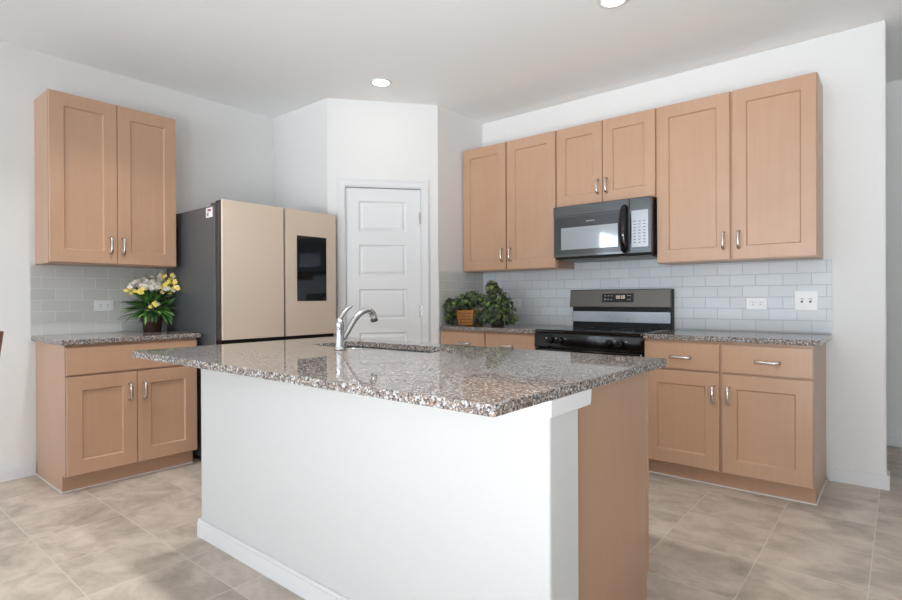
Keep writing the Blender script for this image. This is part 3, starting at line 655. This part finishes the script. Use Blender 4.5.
ivy(t, [((1.78, -.40, 1.15), (.10, .12, .10)), ((1.745, -.40, 1.235), (.05, .05, .07)), ((1.80, -.44, 1.05), (.15, .15, .11)), ((1.88, -.43, .99), (.13, .13, .07)), ((1.87, -.43, 1.07), (.10, .1, .10)), ((1.76, -.5, .99), (.12, .09, .06))], 860, g2)
# flowers
fx0, fy0 = .135, -2.457
t = thing('flower_arrangement', 'yellow and white flower arrangement in a bronze pot beside the fridge', 'flowers', (fx0, fy0, .914))
part('pot', lathe(B(), (fx0, fy0, .9145), [(.056, 0), (.058, .002), (.066, .066), (.071, .07), (.073, .076), (.07, .08), (.078, .128), (.083, .132), (.08, .137), (.072, .134), (.068, .115), (0, .115)], 32), M['bronze'], t, True, 'dark bronze two-tier pot')
bm = B()
def gf(p): return p.x > .03 and p.y < -2.33
for k in range(300):
    a = random.uniform(0, 2*math.pi); el = random.uniform(-.25, 1.2); dv = Vector((math.cos(a)*math.cos(el), math.sin(a)*math.cos(el), math.sin(el)))
    p = Vector((fx0, fy0, 1.055))+Vector((dv.x*.03, dv.y*.055, abs(dv.z)*.07)); L = random.uniform(.07, .185)
    e = p+dv*L
    if not gf(e): continue
    u = random.random(); leaf_quad(bm, p, Vector((0, 0, 1))+rv()*.3, dv, L, random.uniform(.006, .019), 0 if u < .5 else (1 if u < .8 else 2), .3, random.uniform(.1, .6))
for y, x, z in ((-2.60, .09, 1.315), (-2.585, .12, 1.30), (-2.53, .10, 1.335), (-2.50, .13, 1.33), (-2.43, .14, 1.345)):     # thin grassy tips
    for j in range(3):
        e = Vector((x, y, z))+rv()*.018; p = Vector((fx0, fy0, 1.10)); leaf_quad(bm, p, Vector((.3, 0, 1)), e-p, (e-p).length, .004, 1, .2, .08)
for y, z in ((-2.345, 1.0), (-2.35, .965), (-2.36, .98), (-2.335, 1.03), (-2.355, .995), (-2.335, 1.16)):                                  # drooping right side
    p = Vector((.165, -2.40, 1.09)); e = Vector((.23, y, z)); leaf_quad(bm, p, Vector((1, 0, .4)), e-p, (e-p).length, .013, random.choice((0, 2)), .3, .1)
for v in bm.verts: v.co.x = max(v.co.x, .014); v.co.y = min(v.co.y, -2.318); v.co.z = max(v.co.z, .92)
part('foliage', bm, None, t, mats=[M['leaf'], M['leafd'], M['leafl']])
def petal_flower(c, n, r, m, np=5, name='flower'):
    bm = B(); n = n.normalized(); a = n.orthogonal().normalized(); b = n.cross(a)
    for k in range(np):
        th = 2*math.pi*k/np+random.random()*.3; dv = a*math.cos(th)+b*math.sin(th); leaf_quad(bm, Vector(c), n, dv+n*.35, r, r*.36, 0, .2, .2)
    lathe(bm, Vector(c)+n*.001, [(0, 0), (r*.22, r*.05), (r*.16, r*.3), (0, r*.36)], 8, n)
    part(name, bm, m, t)
tov = Vector((.75, -.35, .45))
for y, z, x in ((-2.53, 1.195, .2), (-2.54, 1.22, .17), (-2.52, 1.18, .22), (-2.515, 1.20, .19), (-2.50, 1.225, .18), (-2.475, 1.215, .20), (-2.46, 1.185, .22), (-2.485, 1.175, .22), (-2.505, 1.235, .15), (-2.47, 1.245, .16), (-2.44, 1.225, .19), (-2.425, 1.235, .18), (-2.555, 1.21, .17), (-2.57, 1.195, .16), (-2.49, 1.195, .20), (-2.45, 1.205, .2)):
    y = -2.472+(y+2.472)*1.3; z += .045
    # a white bloom head: a cluster of small petals
    bm = B(); c = Vector((x, y, z+.012))
    for k in range(16):
        dv = (rv()+tov*.5).normalized(); q = c+dv*.019
        a = dv.orthogonal().normalized()
        for j in range(4):
            th = j*math.pi/2+k; leaf_quad(bm, q, dv, a*math.cos(th)+dv.cross(a)*math.sin(th)+dv*.2, .016, .0065, 0, .1, .1)
    part('white_bloom', bm, M['white_petal'], t, label='white bloom')
ys = [(-2.60, 1.175), (-2.585, 1.165), (-2.57, 1.16), (-2.555, 1.17), (-2.535, 1.155), (-2.545, 1.18), (-2.61, 1.19), (-2.59, 1.15), (-2.415, 1.215), (-2.40, 1.235), (-2.41, 1.195), (-2.395, 1.205), (-2.42, 1.18), (-2.385, 1.185), (-2.37, 1.195), (-2.40, 1.17), (-2.425, 1.26),
      (-2.415, 1.275), (-2.44, 1.27), (-2.43, 1.285), (-2.36, 1.20), (-2.345, 1.195), (-2.33, 1.205), (-2.32, 1.23), (-2.315, 1.195), (-2.325, 1.185), (-2.38, 1.285), (-2.37, 1.255), (-2.39, 1.255), (-2.345, 1.225), (-2.43, 1.16), (-2.39, 1.225), (-2.405, 1.15), (-2.375, 1.175),
      ]+[(random.gauss(-2.39, .045), random.gauss(1.21, .036)) for _ in range(16)]+[(random.gauss(-2.575, .035), random.gauss(1.175, .02)) for _ in range(8)]+[
      (-2.485, 1.075), (-2.475, 1.06), (-2.455, 1.07), (-2.465, 1.085), (-2.49, 1.05), (-2.405, 1.245), (-2.445, 1.19)]
for i, (y, z) in enumerate(ys):
    y = -2.468+(y+2.468)*1.25; z += .045; x = .22+random.uniform(-.04, .03)
    if y > -2.34: y = -2.345; x += .06
    petal_flower((x, y, z), tov+rv()*.4, random.uniform(.014, .02), M['yellow_petal'] if i % 6 else M['white_petal'], name='yellow_flower' if i % 6 else 'cream_flower')

# ---------------------------------------------------------------- dining chair at the left edge
cx, cy = 1.466, -3.574     # top right corner of its back, as seen from the kitchen
t = thing('dining_chair', 'red brown wooden dining chair at the left edge of the photo', 'chair', (cx-.25, cy-.3, 0))
def leg(x, y0, yt, zt, w=.018):
    bm = B(); tube(bm, curve([(x, y0, 0), (x, y0, .25), (x, y0, .45), (x, (y0+yt)/2-.006, (zt+.45)/2), (x, yt, zt)], 5) if zt > .5 else [(x, y0, 0), (x, y0, zt)], w*1.3, 4); return bm
XL, XR = cx-.46, cx-.06
for x in (XL, XR): part('leg', leg(x, cy-.10, cy-.035, .93), M['chair'], t)
for x in (XL, XR): part('leg', leg(x, cy-.50, 0, .44), M['chair'], t)
part('seat', box(B(), XL-.03, XR+.03, cy-.53, cy-.125, .445, .48, bev=.008), M['chair'], t)
bm = B()
r0 = [[bm.verts.new((x, y, z)) for x, y, z in ((XL-.05, yy, .87), (XR+.022, yy, .87), (XR+.055, yy+.012, 1.018), (XL-.06, yy+.012, 1.018))] for yy in (cy-.03, cy-.008)]
ringq(bm, r0[0], r0[1]); bm.faces.new(r0[0]); bm.faces.new(r0[1]); part('backrest', bm, M['chair'], t, bevel=.003)
